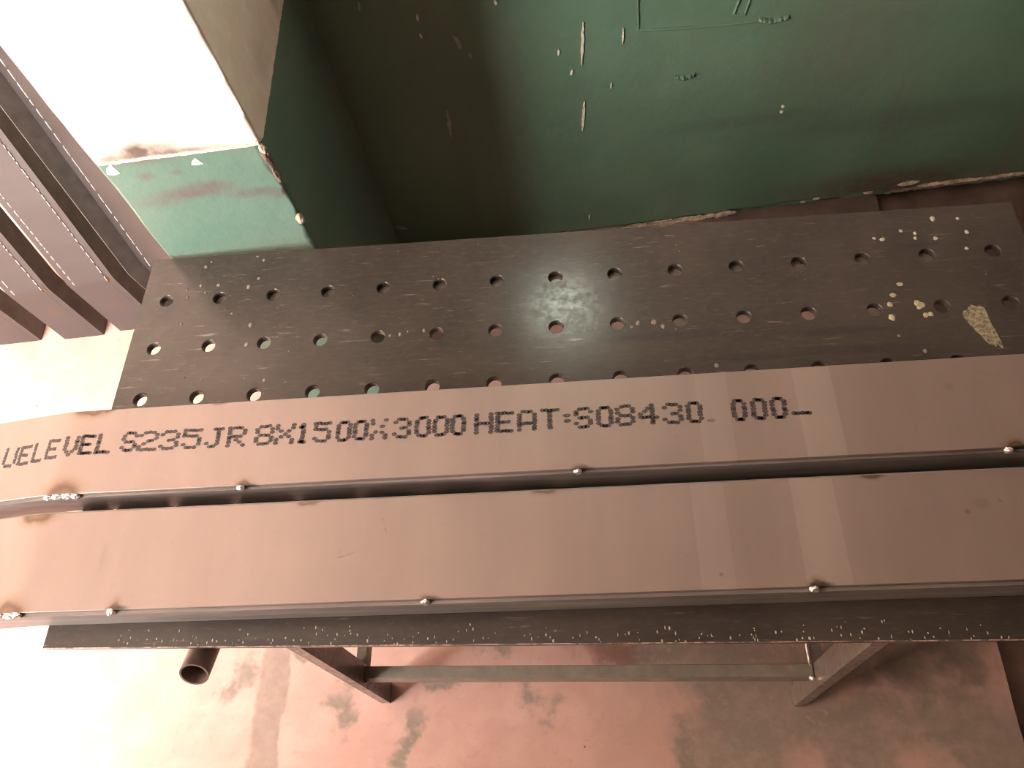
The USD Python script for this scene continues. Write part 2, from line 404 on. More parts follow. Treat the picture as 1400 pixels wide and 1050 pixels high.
# the paint and plaster have come away at the foot of the wall
foot = 0.006 + 0.028 * meshkit.fbm(np.c_[us * 14, us * 0, us * 0], 4, 11) * np.clip((us + 0.12) * 6, 0, 1)
foot = foot + 0.024 * np.clip((us - 0.28) * 3, 0, 1) * meshkit.fbm(np.c_[us * 9, us * 0, us * 0 + 4], 3, 12)
gone = Z < foot[:, None]
D = np.where(gone, -0.022 + 0.012 * meshkit.fbm(np.stack([U * 60, Z * 60, 0 * U], -1), 3, 9), D)
V = W0 + EX * U[..., None] - EY * D[..., None] + np.stack([0 * Z, 0 * Z, Z], -1)
idx = np.arange(nu * nz).reshape(nu, nz)
F = np.stack([idx[:-1, :-1], idx[1:, :-1], idx[1:, 1:], idx[:-1, 1:]], -1).reshape(-1, 4)
back = np.array([wall_at(us[0], -0.2, 0), wall_at(us[-1], -0.2, 0), wall_at(us[-1], -0.2, HW), wall_at(us[0], -0.2, HW)])
nb = len(V.reshape(-1, 3))
VV = np.vstack([V.reshape(-1, 3), back])
F = np.vstack([F, [[nb + 1, nb, nb + 3, nb + 2]], [[idx[0, 0], nb, nb + 1, idx[-1, 0]]], [[idx[0, -1], idx[-1, -1], nb + 2, nb + 3]], [[idx[0, 0], idx[0, -1], nb + 3, nb]], [[idx[-1, 0], nb + 1, nb + 2, idx[-1, -1]]]])
wall = mesh('wall_back', (VV, F), 'wall', smooth=50, kind='structure', label='scuffed green painted back wall with broken plaster along its foot')


def to_wall(q):
    """table-unit point on the back wall -> (u, z)"""
    w = np.array(T(*q))
    return float((w - W0) @ EX), float(w[2])


def flat_patch(outline, thick, frame):
    """an outline (n x 2) extruded by thick along the frame's third axis"""
    pl = Polygon(outline).buffer(0)
    m = trimesh.creation.extrude_polygon(max(getattr(pl, 'geoms', [pl]), key=lambda s: s.area), thick, engine='earcut')
    m.apply_transform(frame)
    return m


WF = mat4(W0, EX, [0, 0, 1], -EY)       # x along the wall, y up, z out into the room


def ragged(a, b, w, seed, n=14):
    """a thin ragged sliver from a to b in the plane"""
    r = np.random.default_rng(seed)
    a, b = np.array(a), np.array(b)
    t = np.linspace(0, 1, n)
    d = (b - a) / (np.linalg.norm(b - a) + 1e-9)
    nrm = np.array([-d[1], d[0]])
    prof = w * np.sin(np.pi * np.clip(t, 0.04, 0.96)) ** 0.6
    l = a + t[:, None] * (b - a) + nrm * (prof * (0.25 + 0.5 * r.random(n)))[:, None]
    q = a + t[:, None] * (b - a) - nrm * (prof * (0.25 + 0.5 * r.random(n)))[:, None]
    return np.vstack([l, q[::-1]])


CHIPS = [((7.653, 6.279, 0.155), (7.577, 6.275, -0.883), 4), ((7.598, 6.276, -1.891), (7.51, 6.271, -2.758), 4), ((4.35, 6.081, 0.858), (4.346, 6.081, 0.707), 3), ((4.311, 6.079, 0.421), (4.329, 6.08, 0.295), 3), ((7.117, 6.247, -0.416), (7.092, 6.245, -0.56), 3), ((7.326, 6.26, -1.114), (7.381, 6.263, -0.986), 3), ((8.475, 6.328, -0.112), (8.46, 6.328, -0.483), 2), ((8.217, 6.313, -1.456), (8.199, 6.312, -1.615), 2), ((12.161, 6.55, -2.744), (12.176, 6.551, -2.833), 4), ((12.153, 6.549, -2.895), (12.169, 6.55, -2.986), 4), ((5.945, 6.177, 0.921), (5.946, 6.177, 0.823), 4), ((7.576, 6.275, -5.747), (7.547, 6.273, -5.982), 2)]
for i, (a, b, w) in enumerate(CHIPS):
    mesh('paint_chip', flat_patch(ragged(to_wall(a), to_wall(b), w * 0.0015, 40 + i), 0.004, WF @ at(0, 0, -0.001)), 'chip', wall)
SCUFFS = [((4.983, 6.119, 0.263), (5.09, 6.125, -0.076), 6), ((4.473, 6.088, -1.635), (4.42, 6.085, -2.451), 5), ((5.239, 6.134, -0.21), (5.245, 6.135, -0.359), 4), ((3.283, 6.017, 1.318), (3.252, 6.015, 1.112), 4), ((2.35, 5.96, -5.35), (2.62, 5.98, -5.5), 6)]
for i, (a, b, w) in enumerate(SCUFFS):
    mesh('scuff', flat_patch(ragged(to_wall(a), to_wall(b), w * 0.0014, 60 + i), 0.003, WF @ at(0, 0, -0.001)), 'scuff', wall)


# ridges of a painted-over panel and a dent
def ridge(pts, h, w, seed):
    uz = np.array([to_wall(q) for q in pts])
    seg = np.linspace(0, len(uz) - 1, 60)
    line = np.c_[np.interp(seg, range(len(uz)), uz[:, 0]), np.interp(seg, range(len(uz)), uz[:, 1])]
    k = meshkit.fbm(np.c_[seg * 6, seg * 0, seg * 0], 3, seed)
    line[:, 1] += 0.003 * (k - 0.5)
    t = np.gradient(line, axis=0)
    t /= np.linalg.norm(t, axis=1, keepdims=True)
    nr = np.c_[-t[:, 1], t[:, 0]]
    hh = h * (0.3 + 1.2 * k) * np.sin(np.linspace(0.03, np.pi - 0.03, 60)) ** 0.3
    rows = []
    for o, zf in ((-1, -0.5), (-0.4, 0.8), (0.2, 1.0), (0.6, 0.6), (1, -0.5)):
        q = line + nr * (o * w / 2)
        rows.append(np.c_[q, hh * zf])
    rows = np.stack(rows, 1)
    pts3 = (WF[:3, :3] @ rows.reshape(-1, 3).T).T + WF[:3, 3]
    ii = np.arange(300).reshape(60, 5)
    f = np.stack([ii[:-1, :-1], ii[1:, :-1], ii[1:, 1:], ii[:-1, 1:]], -1).reshape(-1, 4)
    return pts3, f


for i, (pts, h, w) in enumerate([([(8.762, 6.346, 0.75), (8.766, 6.346, 0.483), (8.793, 6.348, -0.232)], 0.0035, 0.005), ([(8.793, 6.348, -0.232), (9.807, 6.408, -0.321), (11.312, 6.499, -0.401)], 0.004, 0.008),
                                 ([(11.25, 6.5, -0.36), (11.55, 6.51, -0.43), (11.88, 6.53, -0.40)], 0.010, 0.014), ([(10.82, 6.469, 0.26), (10.73, 6.464, -0.155)], 0.004, 0.006), ([(10.73, 6.464, -0.155), (10.956, 6.477, -0.19), (11.04, 6.482, 0.22)], 0.004, 0.006),
                                 ([(9.60, 6.392, -1.55), (9.83, 6.4, -1.60), (10.07, 6.423, -1.55)], 0.010, 0.016)]):
    mesh('paint_ridge', ridge(pts, h, w, 70 + i), 'wall', wall, smooth=True)


# broken plaster along the foot of the wall
def lump(c, s, seed, sub=3):
    m = trimesh.creation.icosphere(sub, 1.0)
    v = np.array(m.vertices)
    n = meshkit.fbm(v * 1.7 + seed * 3.1, 4, seed)
    v = v * (0.55 + 0.9 * n)[:, None] * np.array(s)
    return trimesh.Trimesh(v + np.array(c), m.faces, process=False)


def wall_lump(u, z, d, su, sz, sd, seed):
    m = lump((0, 0, 0), (su, sd, sz), seed)
    m.apply_transform(mat4(wall_at(u, d, z), EX, EY, [0, 0, 1]))
    return m


def plaster_strip(ua, ub, zc, h, d, seed, n=260, m=14):
    """a ragged ledge of broken plaster along the wall"""
    u = np.linspace(ua, ub, n)
    a = np.linspace(0, 2 * np.pi, m, endpoint=False)
    UU_, AA = np.meshgrid(u, a, indexing='ij')
    big = meshkit.fbm(np.stack([UU_ * 24, np.cos(AA) * 0.8, np.sin(AA) * 0.8], -1), 3, seed)
    fine = meshkit.fbm(np.stack([UU_ * 150, np.cos(AA) * 2.2, np.sin(AA) * 2.2], -1), 3, seed + 1)
    tap = np.clip(np.minimum(u - ua, ub - u) / 0.02, 0.05, 1)[:, None] ** 0.5
    rr = tap * np.clip(0.15 + 1.7 * (big - 0.28) + 0.75 * (fine - 0.5), 0.12, 2)
    wob = 0.004 * (meshkit.fbm(np.c_[u * 30, u * 0, u * 0 + 2], 3, seed + 2) - 0.5)[:, None]
    Zs = np.interp(u, np.linspace(ua, ub, len(zc)), zc)[:, None] + wob + h * rr * np.sin(AA)
    Ds = 0.002 + d * rr * np.cos(AA)
    v = W0 + EX * UU_[..., None] - EY * Ds[..., None] + np.stack([0 * Zs, 0 * Zs, Zs], -1)
    ii = np.arange(n * m).reshape(n, m)
    nx = np.roll(ii, -1, axis=1)
    f = np.stack([ii[:-1], ii[1:], nx[1:], nx[:-1]], -1).reshape(-1, 4)
    c0, c1 = v[0].mean(0), v[-1].mean(0)
    vv = np.vstack([v.reshape(-1, 3), [c0], [c1]])
    tri = [f[:, [0, 1, 2]], f[:, [0, 2, 3]], np.array([(ii[0, k], nx[0, k], n * m) for k in range(m)]), np.array([(ii[-1, k], n * m + 1, nx[-1, k]) for k in range(m)])]
    t = trimesh.Trimesh(vv, np.vstack(tri), process=False)
    if t.volume < 0:
        t.invert()
    return t


mesh('broken_plaster', plaster_strip(-0.155, 0.155, [0.004, 0.008, 0.010, 0.014], 0.013, 0.010, 501), 'plaster', wall, smooth=40)
mesh('broken_plaster', plaster_strip(0.555, 1.25, [0.026, 0.034, 0.034, 0.03], 0.008, 0.010, 511), 'plaster_dark', wall, smooth=40)
mesh('broken_plaster', plaster_strip(0.625, 1.25, [0.036, 0.038, 0.034], 0.007, 0.008, 521), 'plaster', wall, smooth=40)
mesh('broken_plaster', plaster_strip(0.57, 0.625, [0.048, 0.054], 0.011, 0.006, 531, 60), 'plaster', wall, smooth=40)
for i, (u, z, a, b, c) in enumerate([(0.50, 0.030, 0.013, 0.004, 0.004), (0.33, 0.024, 0.007, 0.0025, 0.003), (0.365, 0.030, 0.009, 0.003, 0.003)]):
    mesh('broken_plaster', wall_lump(u, z, 0.001, a, b, c, 130 + i), 'plaster', wall, smooth=40)


# pillar with chipped front corner
def pillar_mesh():
    nzp = 240
    z = np.linspace(0, HW, nzp)
    n1 = meshkit.fbm(np.c_[z * 30, z * 0, z * 0], 4, 21)
    c = 0.0035 + 0.006 * np.clip(n1 - 0.45, 0, 1) * 2.5
    for zc, wz, dep in ((TH + 0.19, 0.035, 0.012), (TH + 0.225, 0.012, 0.012), (TH + 0.056, 0.016, 0.010), (TH + 0.0, 0.03, 0.010), (TH + 0.12, 0.02, 0.006)):
        c = c + dep * np.exp(-((z - zc) / wz) ** 2) * (0.6 + 0.8 * meshkit.noise(np.c_[z * 160, z * 0, z * 0], 5))
    xr, yf = 0.2545, 0.1205
    xl = -0.026
    rows = []
    side = np.array([-0.06, 1.0]); fr = np.array([-1.0, -0.06])
    side, fr = side / np.linalg.norm(side), fr / np.linalg.norm(fr)
    P = np.array([xr, yf])
    Q = P + fr * (xr - xl)
    n2 = meshkit.fbm(np.c_[z * 14, z * 0 + 3, z * 0], 3, 22)
    for k in range(nzp):
        cc = c[k]
        rows.append([P + side * 0.72, P + side * (cc * 1.1), P + side * cc * 0.35 + fr * cc * 0.35, P + fr * cc, Q - fr * (0.004 + 0.008 * n2[k]), Q + side * (0.004 + 0.006 * n2[k]), Q + side * 0.72])
    rows = np.array(rows)
    v = np.concatenate([rows, np.repeat(z[:, None, None], 7, 1)], -1).reshape(-1, 3)
    ii = np.arange(nzp * 7).reshape(nzp, 7)
    nx = np.roll(ii, -1, axis=1)
    f = np.stack([ii[:-1], ii[1:], nx[1:], nx[:-1]], -1).reshape(-1, 4)
    return v, f


PIL = mesh('pillar', pillar_mesh(), 'pillar', smooth=35, kind='structure', label='square masonry pillar, lower part green and upper part white, with chipped corners', cat='pillar')
for i, (q, sz, mt) in enumerate([((2.54, 1.235, 2.0), (0.007, 0.006, 0.026), 'plaster_dark'), ((2.545, 1.235, 1.62), (0.006, 0.005, 0.018), 'plaster_dark'), ((2.545, 1.235, 2.2), (0.006, 0.005, 0.010), 'plaster'), ((2.545, 1.23, 0.52), (0.007, 0.006, 0.015), 'plaster')]):
    mesh('plaster_chip', lump(T(q[0] - 0.05, q[1] + 0.02, q[2]), sz, 160 + i), mt, PIL, smooth=40)
PF = mat4(np.array([0.2545, 0.1205, 0]), EX, [0, 0, 1], -EY)   # pillar front: x along it, y up, z out
for i, (x, z, w, h) in enumerate([(-0.258, TH + 0.222, 0.012, 0.014), (-0.118, TH + 0.216, 0.010, 0.009)]):
    r = np.random.default_rng(180 + i)
    tri = np.array([(-1, -0.7), (-0.2, -0.9), (1, -0.75), (0.75, -0.1), (0.45, 0.9), (0.1, 0.55), (-0.5, 0.1)]) + 0.25 * (r.random((7, 2)) - 0.5)
    ol = np.c_[x + w * tri[:, 0], z + h * tri[:, 1]]
    mesh('paint_chip', flat_patch(ol, 0.004, PF @ at(0, 0, -0.0034)), 'chip', PIL)
# a thin ridge of white paint along the paint line
ol = np.c_[np.linspace(-0.268, -0.003, 50), np.zeros(50)]
top_ = ol + np.c_[np.zeros(50), 0.0035 + 0.002 * rng.random(50)]
bot_ = ol - np.c_[np.zeros(50), 0.002 * rng.random(50)]
mesh('paint_edge', flat_patch(np.vstack([bot_, top_[::-1]]) + (0, TH + 0.2345), 0.003, PF @ at(0, 0, -0.001)), 'chip', PIL)

# the other walls and the ceiling
mesh('wall_alcove', box((-2.4, 0.80, 0), (0.22, 0.95, HW)), 'white_wall', kind='structure', label='white wall of the alcove behind the leaning steel beams')
RX1, FY, PX = 6.0, -6.5, -0.70
mesh('wall_left', box((-2.5, DOOR_Y - 0.2, 0), (-2.4, 0.95, HW)), 'white_wall', kind='structure', label='white left wall')
mesh('wall_light_block', cat(box((PX, FY, 0), (PX + 0.1, -1.45, HW))), 'wall', kind='structure', label='unseen partition wall added to block window light towards the right')  # added out of view to cut the window light on the right
mesh('wall_window', cat(box((-2.4, DOOR_Y - 0.15, 0), (DOOR_X0, DOOR_Y - 0.05, HW)), box((DOOR_X1, DOOR_Y - 0.15, 0), (PX, DOOR_Y - 0.05, HW)), box((DOOR_X0, DOOR_Y - 0.15, DOOR_H), (DOOR_X1, DOOR_Y - 0.05, HW)), box((DOOR_X0, DOOR_Y - 0.15, 0), (DOOR_X1, DOOR_Y - 0.05, DOOR_Z0))), 'wall', kind='structure', label='wall with the big workshop window, behind the viewer on the left')
wy0, wy1 = DOOR_Y - 0.16, DOOR_Y - 0.04
mesh('window_2', cat(bev((DOOR_X0 - 0.05, wy0, DOOR_Z0 - 0.05), (DOOR_X0, wy1, DOOR_H + 0.05)), bev((DOOR_X1, wy0, DOOR_Z0 - 0.05), (DOOR_X1 + 0.05, wy1, DOOR_H + 0.05)), bev((DOOR_X0, wy0, DOOR_H), (DOOR_X1, wy1, DOOR_H + 0.05)), bev((DOOR_X0, wy0, DOOR_Z0 - 0.05), (DOOR_X1, wy1, DOOR_Z0))), 'grey_frame', kind='structure', label='grey steel frame of the big workshop window')
wfr = [bev((-0.15, -0.17, -0.01), (0.15, -0.13, 0.03)), bev((-0.15, 0.13, -0.01), (0.15, 0.17, 0.03)), bev((-0.15, -0.13, -0.01), (-0.11, 0.13, 0.03)), bev((0.11, -0.13, -0.01), (0.15, 0.13, 0.03))]
wf = cat(*wfr)
wf.apply_transform(mat4(np.array([WIN[0], 0.620, WIN[1]]), EX, [0, 0, 1], -EY))
mesh('window_1', wf, 'grey_frame', kind='structure', label='grey frame of the small high window')
mesh('wall_right', box((RX1, FY, -0.15), (RX1 + 0.1, 1.3, HW)), 'wall', kind='structure', label='green and white right wall')
mesh('wall_front', box((PX, FY - 0.1, -0.15), (RX1, FY, HW)), 'wall', kind='structure', label='green and white wall behind the viewer')
mesh('ceiling', box((-2.4, FY, HW), (RX1, 1.3, HW + 0.1)), 'ceiling', kind='structure', label='dark grey ceiling')

# ------------------------------------------------------------------ the perforated work table
table = thing('worktable', 'dark steel welding table with a perforated top, standing before the green wall', 'table', at(0, 0, 0))
PT = 0.012
plate = m3.Manifold.cube((1.5, 0.697, PT)).translate((-0.047, -0.6015, TH - PT))
hole = m3.Manifold.cylinder(PT * 3, 0.0115, 0.0115, 28).translate((0, 0, -PT * 1.5))
ch = m3.Manifold.cylinder(0.0016, 0.0115, 0.0129, 28).translate((0, 0, TH - 0.0015))
h1 = m3.Manifold.compose([hole.translate((0.1 * i, -0.1 * j, TH)) + ch.translate((0.1 * i, -0.1 * j, 0)) for i in range(15) for j in range(6)])
mesh('perforated_top', plate - h1, 'top', table)
mesh('lit_edge', bev((-0.046, -0.6019, TH - 0.0026), (1.452, -0.6004, TH + 0.0001), 0.0004), 'worn', table, label='front edge strip with its lit brightness put into the colour')
zt = TH - PT
mesh('frame_rail', bev((0.02, -0.03, zt - 0.05), (1.40, 0.055, zt)), 'frame', table)
mesh('frame_rail', bev((0.02, -0.585, zt - 0.04), (1.40, -0.545, zt)), 'frame', table)


def leg(xt, xb, side, yt, yb, w=0.02, d=0.04):
    """tilted rectangular tube; (xt, yt) inner front corner at the top, (xb, yb) at the floor"""
    s = -1 if side < 0 else 1
    c = []
    for (x, y, z) in ((xt, yt, zt), (xb, yb, 0.0)):
        c += [(x, y, z), (x + s * w, y, z), (x + s * w, y + d, z), (x, y + d, z)]
    return trimesh.PointCloud(np.array(c)).convex_hull


LX, RX = (0.328, 0.297), (1.106, 1.119)
mesh('leg', leg(*LX, -1, -0.5985, -0.599), 'frame', table)
mesh('leg', leg(*RX, 1, -0.5985, -0.605), 'frame', table)
mesh('leg', leg(*LX, -1, 0.005, 0.005), 'frame', table)
mesh('leg', leg(*RX, 1, 0.005, 0.005), 'frame', table)
zb = TH - 0.41
mesh('crossbar', bev((0.308, -0.5845, zb - 0.05), (1.113, -0.5625, zb)), 'grey_frame', table)
mesh('side_rail', bev((0.289, -0.56, zb - 0.03), (0.309, 0.008, zb)), 'frame', table)
mesh('side_rail', bev((1.112, -0.565, zb - 0.03), (1.132, 0.008, zb)), 'frame', table)
mesh('weld_bead_or_glint', lump((1.110, -0.586, zb - 0.004), (0.0062, 0.005, 0.0065), 201), 'weld', table, smooth=True)
mesh('weld_bead_or_glint', lump((1.108, -0.538, zb + 0.0005), (0.0022, 0.026, 0.0022), 202), 'weld', table, smooth=True)  # reflection on the rail edge, modelled as a thin bright bar
mesh('weld_bead_or_glint', lump((0.309, -0.586, zb - 0.012), (0.006, 0.005, 0.010), 203), 'frame', table, smooth=True)

SPOT = [(12.26, 0.39, 3), (12.38, 0.36, 4), (12.7, 0.51, 3), (12.91, 0.44, 3), (12.89, 0.34, 3), (13.2, 0.31, 4), (13.25, 0.72, 4), (13.63, 0.69, 3), (13.7, 0.4, 3), (13.62, 0.07, 3), (12.46, -0.55, 4), (12.32, -0.75, 4), (12.24, -0.92, 5), (12.22, -1.16, 5), (12.64, -0.92, 5), (12.7, -0.96, 5), (12.66, -1.01, 4), (12.72, -1.15, 5), (12.79, -1.14, 4), (8.33, -1.02, 4), (8.22, -1.08, 3), (8.58, -1.01, 4), (8.72, -1.1, 4), (0.6, 0.71, 3), (0.69, 0.82, 2), (1.56, 0.87, 2), (1.7, 0.78, 3), (0.59, 0.29, 3), (0.34, 0.22, 2), (0.38, 0.05, 2), (0.71, 0.13, 2), (0.93, 0.28, 3), (1.67, 0.37, 3), (1.51, 0.2, 3), (0.4, -0.52, 2), (1.69, -0.63, 4), (1.69, -1.02, 3), (1.3, -0.36, 2), (2.13, -1.74, 3), (0.7, -1.61, 2), (1.03, -1.68, 2), (4.38, -0.98, 3), (4.21, -1.0, 3), (4.79, -0.93, 3), (4.51, -0.93, 2), (12.57, -1.79, 3), (12.25, -1.5, 2), (9.48, -1.87, 4)]
for i, (x, y, s) in enumerate(SPOT):
    yel = 10 <= i <= 18
    r = s * 0.0009
    m = lump((x * .1, y * .1, TH + 0.0002), (r * random.uniform(.9, 1.4), r * random.uniform(.9, 1.5), 0.0012), 210 + i, 2)
    mesh('paint_drop', m, 'spot_yellow' if yel else ('spot_white' if i < 10 else 'spot'), table, smooth=True)
t_ = np.linspace(0, 2 * np.pi, 90, endpoint=False)
along, across = np.array([0.30, -0.95]), np.array([0.95, 0.30])
nz_ = meshkit.fbm(np.c_[np.cos(t_) * 1.8, np.sin(t_) * 1.8, t_ * 0], 4, 8)
sm = np.array([1.350, -0.140]) + np.cos(t_)[:, None] * along * 0.041 + (np.sin(t_) * (1.0 + 0.45 * -np.cos(t_)))[:, None] * across * 0.0145
sm = sm + (sm - [1.350, -0.140]) * ((nz_ - 0.5) * 0.9)[:, None]
mesh('paint_smear', flat_patch(sm, 0.0006, at(0, 0, TH - 0.0001)), 'smear', table)
# grinding spatter along the front edge: far too many to count
sp = []
r = np.random.default_rng(12)
for k in range(170):
    x = r.uniform(0.05, 1.35)
    y = -0.6 + abs(r.normal(0, 0.012))
    if y > -0.575:
        continue
    m = trimesh.creation.icosphere(1, 1.0)
    m.apply_scale((r.uniform(.0006, .0013), r.uniform(.0008, .0026), 0.0008))
    m.apply_translation((x, y, TH))
    sp.append(m)
mesh('weld_spatter', cat(*sp), 'spot_white', table, kind='stuff')

# ------------------------------------------------------------------ welded box beams
HB = 0.012                  # half length of the bend
BH, PTH = 0.058, 0.008      # height of the channel body, thickness of the cover plate


def bent(sections, prof, kink):
    """a closed profile (n x 2, y-z) swept along stations (x, dz)"""
    rows = np.array([[(x, y, z + dz) for y, z in prof] for x, dz in sections])
    ns, n = rows.shape[:2]
    ii = np.arange(ns * n).reshape(ns, n)
    nx = np.roll(ii, -1, axis=1)
    f = np.stack([ii[:-1], nx[:-1], nx[1:], ii[1:]], -1).reshape(-1, 4)
    tri = list(f[:, [0, 1, 2]]) + list(f[:, [0, 2, 3]])
    caps = []
    tp = Polygon(prof)
    _, tf = trimesh.creation.triangulate_polygon(tp, engine='earcut')
    vv, tf = trimesh.creation.triangulate_polygon(tp, engine='earcut')
    # map the triangulation's vertices back to the profile order
    mp = [int(np.argmin(((np.array(prof) - q) ** 2).sum(1))) for q in vv]
    for t in tf:
        a, b, c = mp[t[0]], mp[t[1]], mp[t[2]]
        caps += [(ii[0, a], ii[0, c], ii[0, b]), (ii[-1, a], ii[-1, b], ii[-1, c])]
    m = trimesh.Trimesh(rows.reshape(-1, 3), np.array(tri + caps), process=False)
    trimesh.repair.fix_normals(m)
    return m


def stations(x0, x1, kink, slope, n=26):
    """x stations from x0 to x1 with the bent end left of the kink"""
    out = []
    for x in sorted(set([x0] + list(np.linspace(kink - HB, kink + HB, 9)) + list(np.linspace(kink + HB + 0.02, x1, n)))):
        t = kink - x
        d = 0 if t <= -HB else (-(t + HB) ** 2 * slope / (4 * HB) if t < HB else -slope * t)
        out.append((x, d))
    return out


def u_profile(w, h, t=0.006):
    r = 0.004
    return [(-w / 2 + r, 0), (w / 2 - r, 0), (w / 2 - r * .3, r * .3), (w / 2, r), (w / 2, h), (w / 2 - t, h), (w / 2 - t, t), (-w / 2 + t, t), (-w / 2 + t, h), (-w / 2, h), (-w / 2, r), (-w / 2 + r * .3, r * .3)]


def plate_profile(w, h, t, c=0.0007):
    return [(-w / 2, h), (w / 2, h), (w / 2, h + t - c), (w / 2 - c, h + t), (-w / 2 + c, h + t), (-w / 2, h + t - c)]


def dz_at(x, kink, slope):
    t = kink - x
    return 0 if t <= -HB else (-(t + HB) ** 2 * slope / (4 * HB) if t < HB else -slope * t)


FONT = {'U': '10001 10001 10001 10001 10001 10001 01110', 'E': '11111 10000 10000 11110 10000 10000 11111', 'L': '10000 10000 10000 10000 10000 10000 11111', 'V': '10001 10001 10001 10001 10001 01010 00100',
        'S': '01110 10001 10000 01110 00001 10001 01110', '2': '01110 10001 00001 00110 01000 10000 11111', '3': '01110 10001 00001 00110 00001 10001 01110', '5': '11111 10000 11110 00001 00001 10001 01110',
        'J': '00111 00010 00010 00010 00010 10010 01100', 'R': '11110 10001 10001 11110 10100 10010 10001', '8': '01110 10001 10001 01110 10001 10001 01110', 'X': '10001 10001 01010 00100 01010 10001 10001',
        '1': '00100 01100 00100 00100 00100 00100 01110', '0': '01110 10001 10001 10001 10001 10001 01110', 'H': '10001 10001 10001 11111 10001 10001 10001', 'A': '01110 10001 10001 10001 11111 10001 10001',
        'T': '11111 00100 00100 00100 00100 00100 00100', '4': '00010 00110 01010 10010 11111 00010 00010', '.': '0 0 0 0 0 0 1', ':': '0 0 1 0 1 0 0', '_': '00000 00000 00000 00000 00000 11111 00000'}
TXT = [('U', -1.691, -1.445, -3.37), ('E', -1.397, -1.194, -3.362), ('L', -1.134, -0.946, -3.341), ('E', -0.887, -0.674, -3.315), ('V', -0.58, -0.367, -3.291), ('E', -0.32, -0.106, -3.277), ('L', -0.046, 0.18, -3.271), ('S', 0.356, 0.604, -3.257), ('2', 0.64, 0.935, -3.255), ('3', 0.982, 1.274, -3.253), ('5', 1.344, 1.635, -3.249), ('J', 1.716, 1.981, -3.245), ('R', 2.062, 2.337, -3.241), ('8', 2.497, 2.77, -3.234), ('X', 2.816, 3.099, -3.231), ('1', 3.144, 3.324, -3.229), ('5', 3.403, 3.66, -3.226), ('0', 3.761, 3.972, -3.224), ('0', 4.017, 4.227, -3.219), ('X', 4.282, 4.524, -3.215), ('3', 4.623, 4.875, -3.21), ('0', 4.951, 5.169, -3.204), ('0', 5.223, 5.44, -3.199), ('0', 5.483, 5.688, -3.197), ('H', 5.838, 6.095, -3.188), ('E', 6.148, 6.393, -3.181), ('A', 6.467, 6.732, -3.171), ('T', 6.806, 7.058, -3.164), (':', 7.132, 7.226, -3.162), ('S', 7.289, 7.539, -3.162), ('0', 7.611, 7.829, -3.161), ('8', 7.881, 8.138, -3.154), ('4', 8.21, 8.466, -3.151), ('3', 8.547, 8.812, -3.152), ('0', 8.882, 9.085, -3.148), ('.', 9.156, 9.256, -3.143), ('0', 9.507, 9.696, -3.142), ('0', 9.776, 9.975, -3.138), ('0', 10.044, 10.242, -3.134), ('_', 10.321, 10.565, -3.134)]


def dot(x, y, z, rx, ry, seed):
    n = 10
    r = np.random.default_rng(seed)
    a = np.linspace(0, 2 * np.pi, n, endpoint=False)
    k = 1 + 0.18 * (r.random(n) - 0.5)
    ring = np.c_[x + rx * k * np.cos(a), y + ry * k * np.sin(a), np.full(n, z)]
    v = np.vstack([ring, [[x, y, z]]])
    f = [(i, (i + 1) % n, n) for i in range(n)]
    return trimesh.Trimesh(v, f, process=False)


BEAM_ROT = 0.0172


def table_beam(label, yc, wplate, wbody, kink, slope, mat, x1, welds, bead):
    m = mat4(np.array([0, yc * .1, TH + 0.0003]), [math.cos(BEAM_ROT), math.sin(BEAM_ROT), 0], [-math.sin(BEAM_ROT), math.cos(BEAM_ROT), 0], [0, 0, 1])
    t = thing('steel_beam', label, 'beam', m)
    S = stations(-0.40, x1, kink, slope)
    mesh('channel_body', bent(S, u_profile(wbody, BH), kink), 'side_steel', t, smooth=25)
    mesh('cover_plate', bent(S, plate_profile(wplate, BH, PTH), kink), mat, t, smooth=25)
    inv = np.linalg.inv(m)
    for i, (x, y) in enumerate(welds):
        q = inv @ np.array([x * .1, y * .1, 0, 1])
        s = -1 if q[1] < 0 else 1
        b = lump((q[0], s * (wplate / 2 + 0.0022), BH + 0.004 + dz_at(q[0], kink, slope)), (0.0062, 0.0046, 0.0052), 300 + i + int(yc * 10), 3)
        mesh('tack_weld', b, 'weld', t, smooth=True)
    for k in range(bead[2]):
        x = bead[0] + (bead[1] - bead[0]) * k / (bead[2] - 1)
        q = inv @ np.array([x * .1, bead[3] * .1, 0, 1])
        b = lump((q[0], -(wplate / 2 + 0.0022), BH + 0.004 + dz_at(q[0], kink, slope)), (0.0075, 0.0045, 0.0055), 340 + k + int(yc * 10), 3)
        mesh('weld_bead_or_glint', b, 'weld', t, smooth=True)
    return t, m, inv


def local(inv, x, y):
    q = inv @ np.array([x * .1, y * .1, 0, 1])
    return (float(q[0]), float(q[1]), BH + PTH)


def frame_of(yc):
    return np.linalg.inv(mat4(np.array([0, yc * .1, TH]), [math.cos(BEAM_ROT), math.sin(BEAM_ROT), 0], [-math.sin(BEAM_ROT), math.cos(BEAM_ROT), 0], [0, 0, 1]))


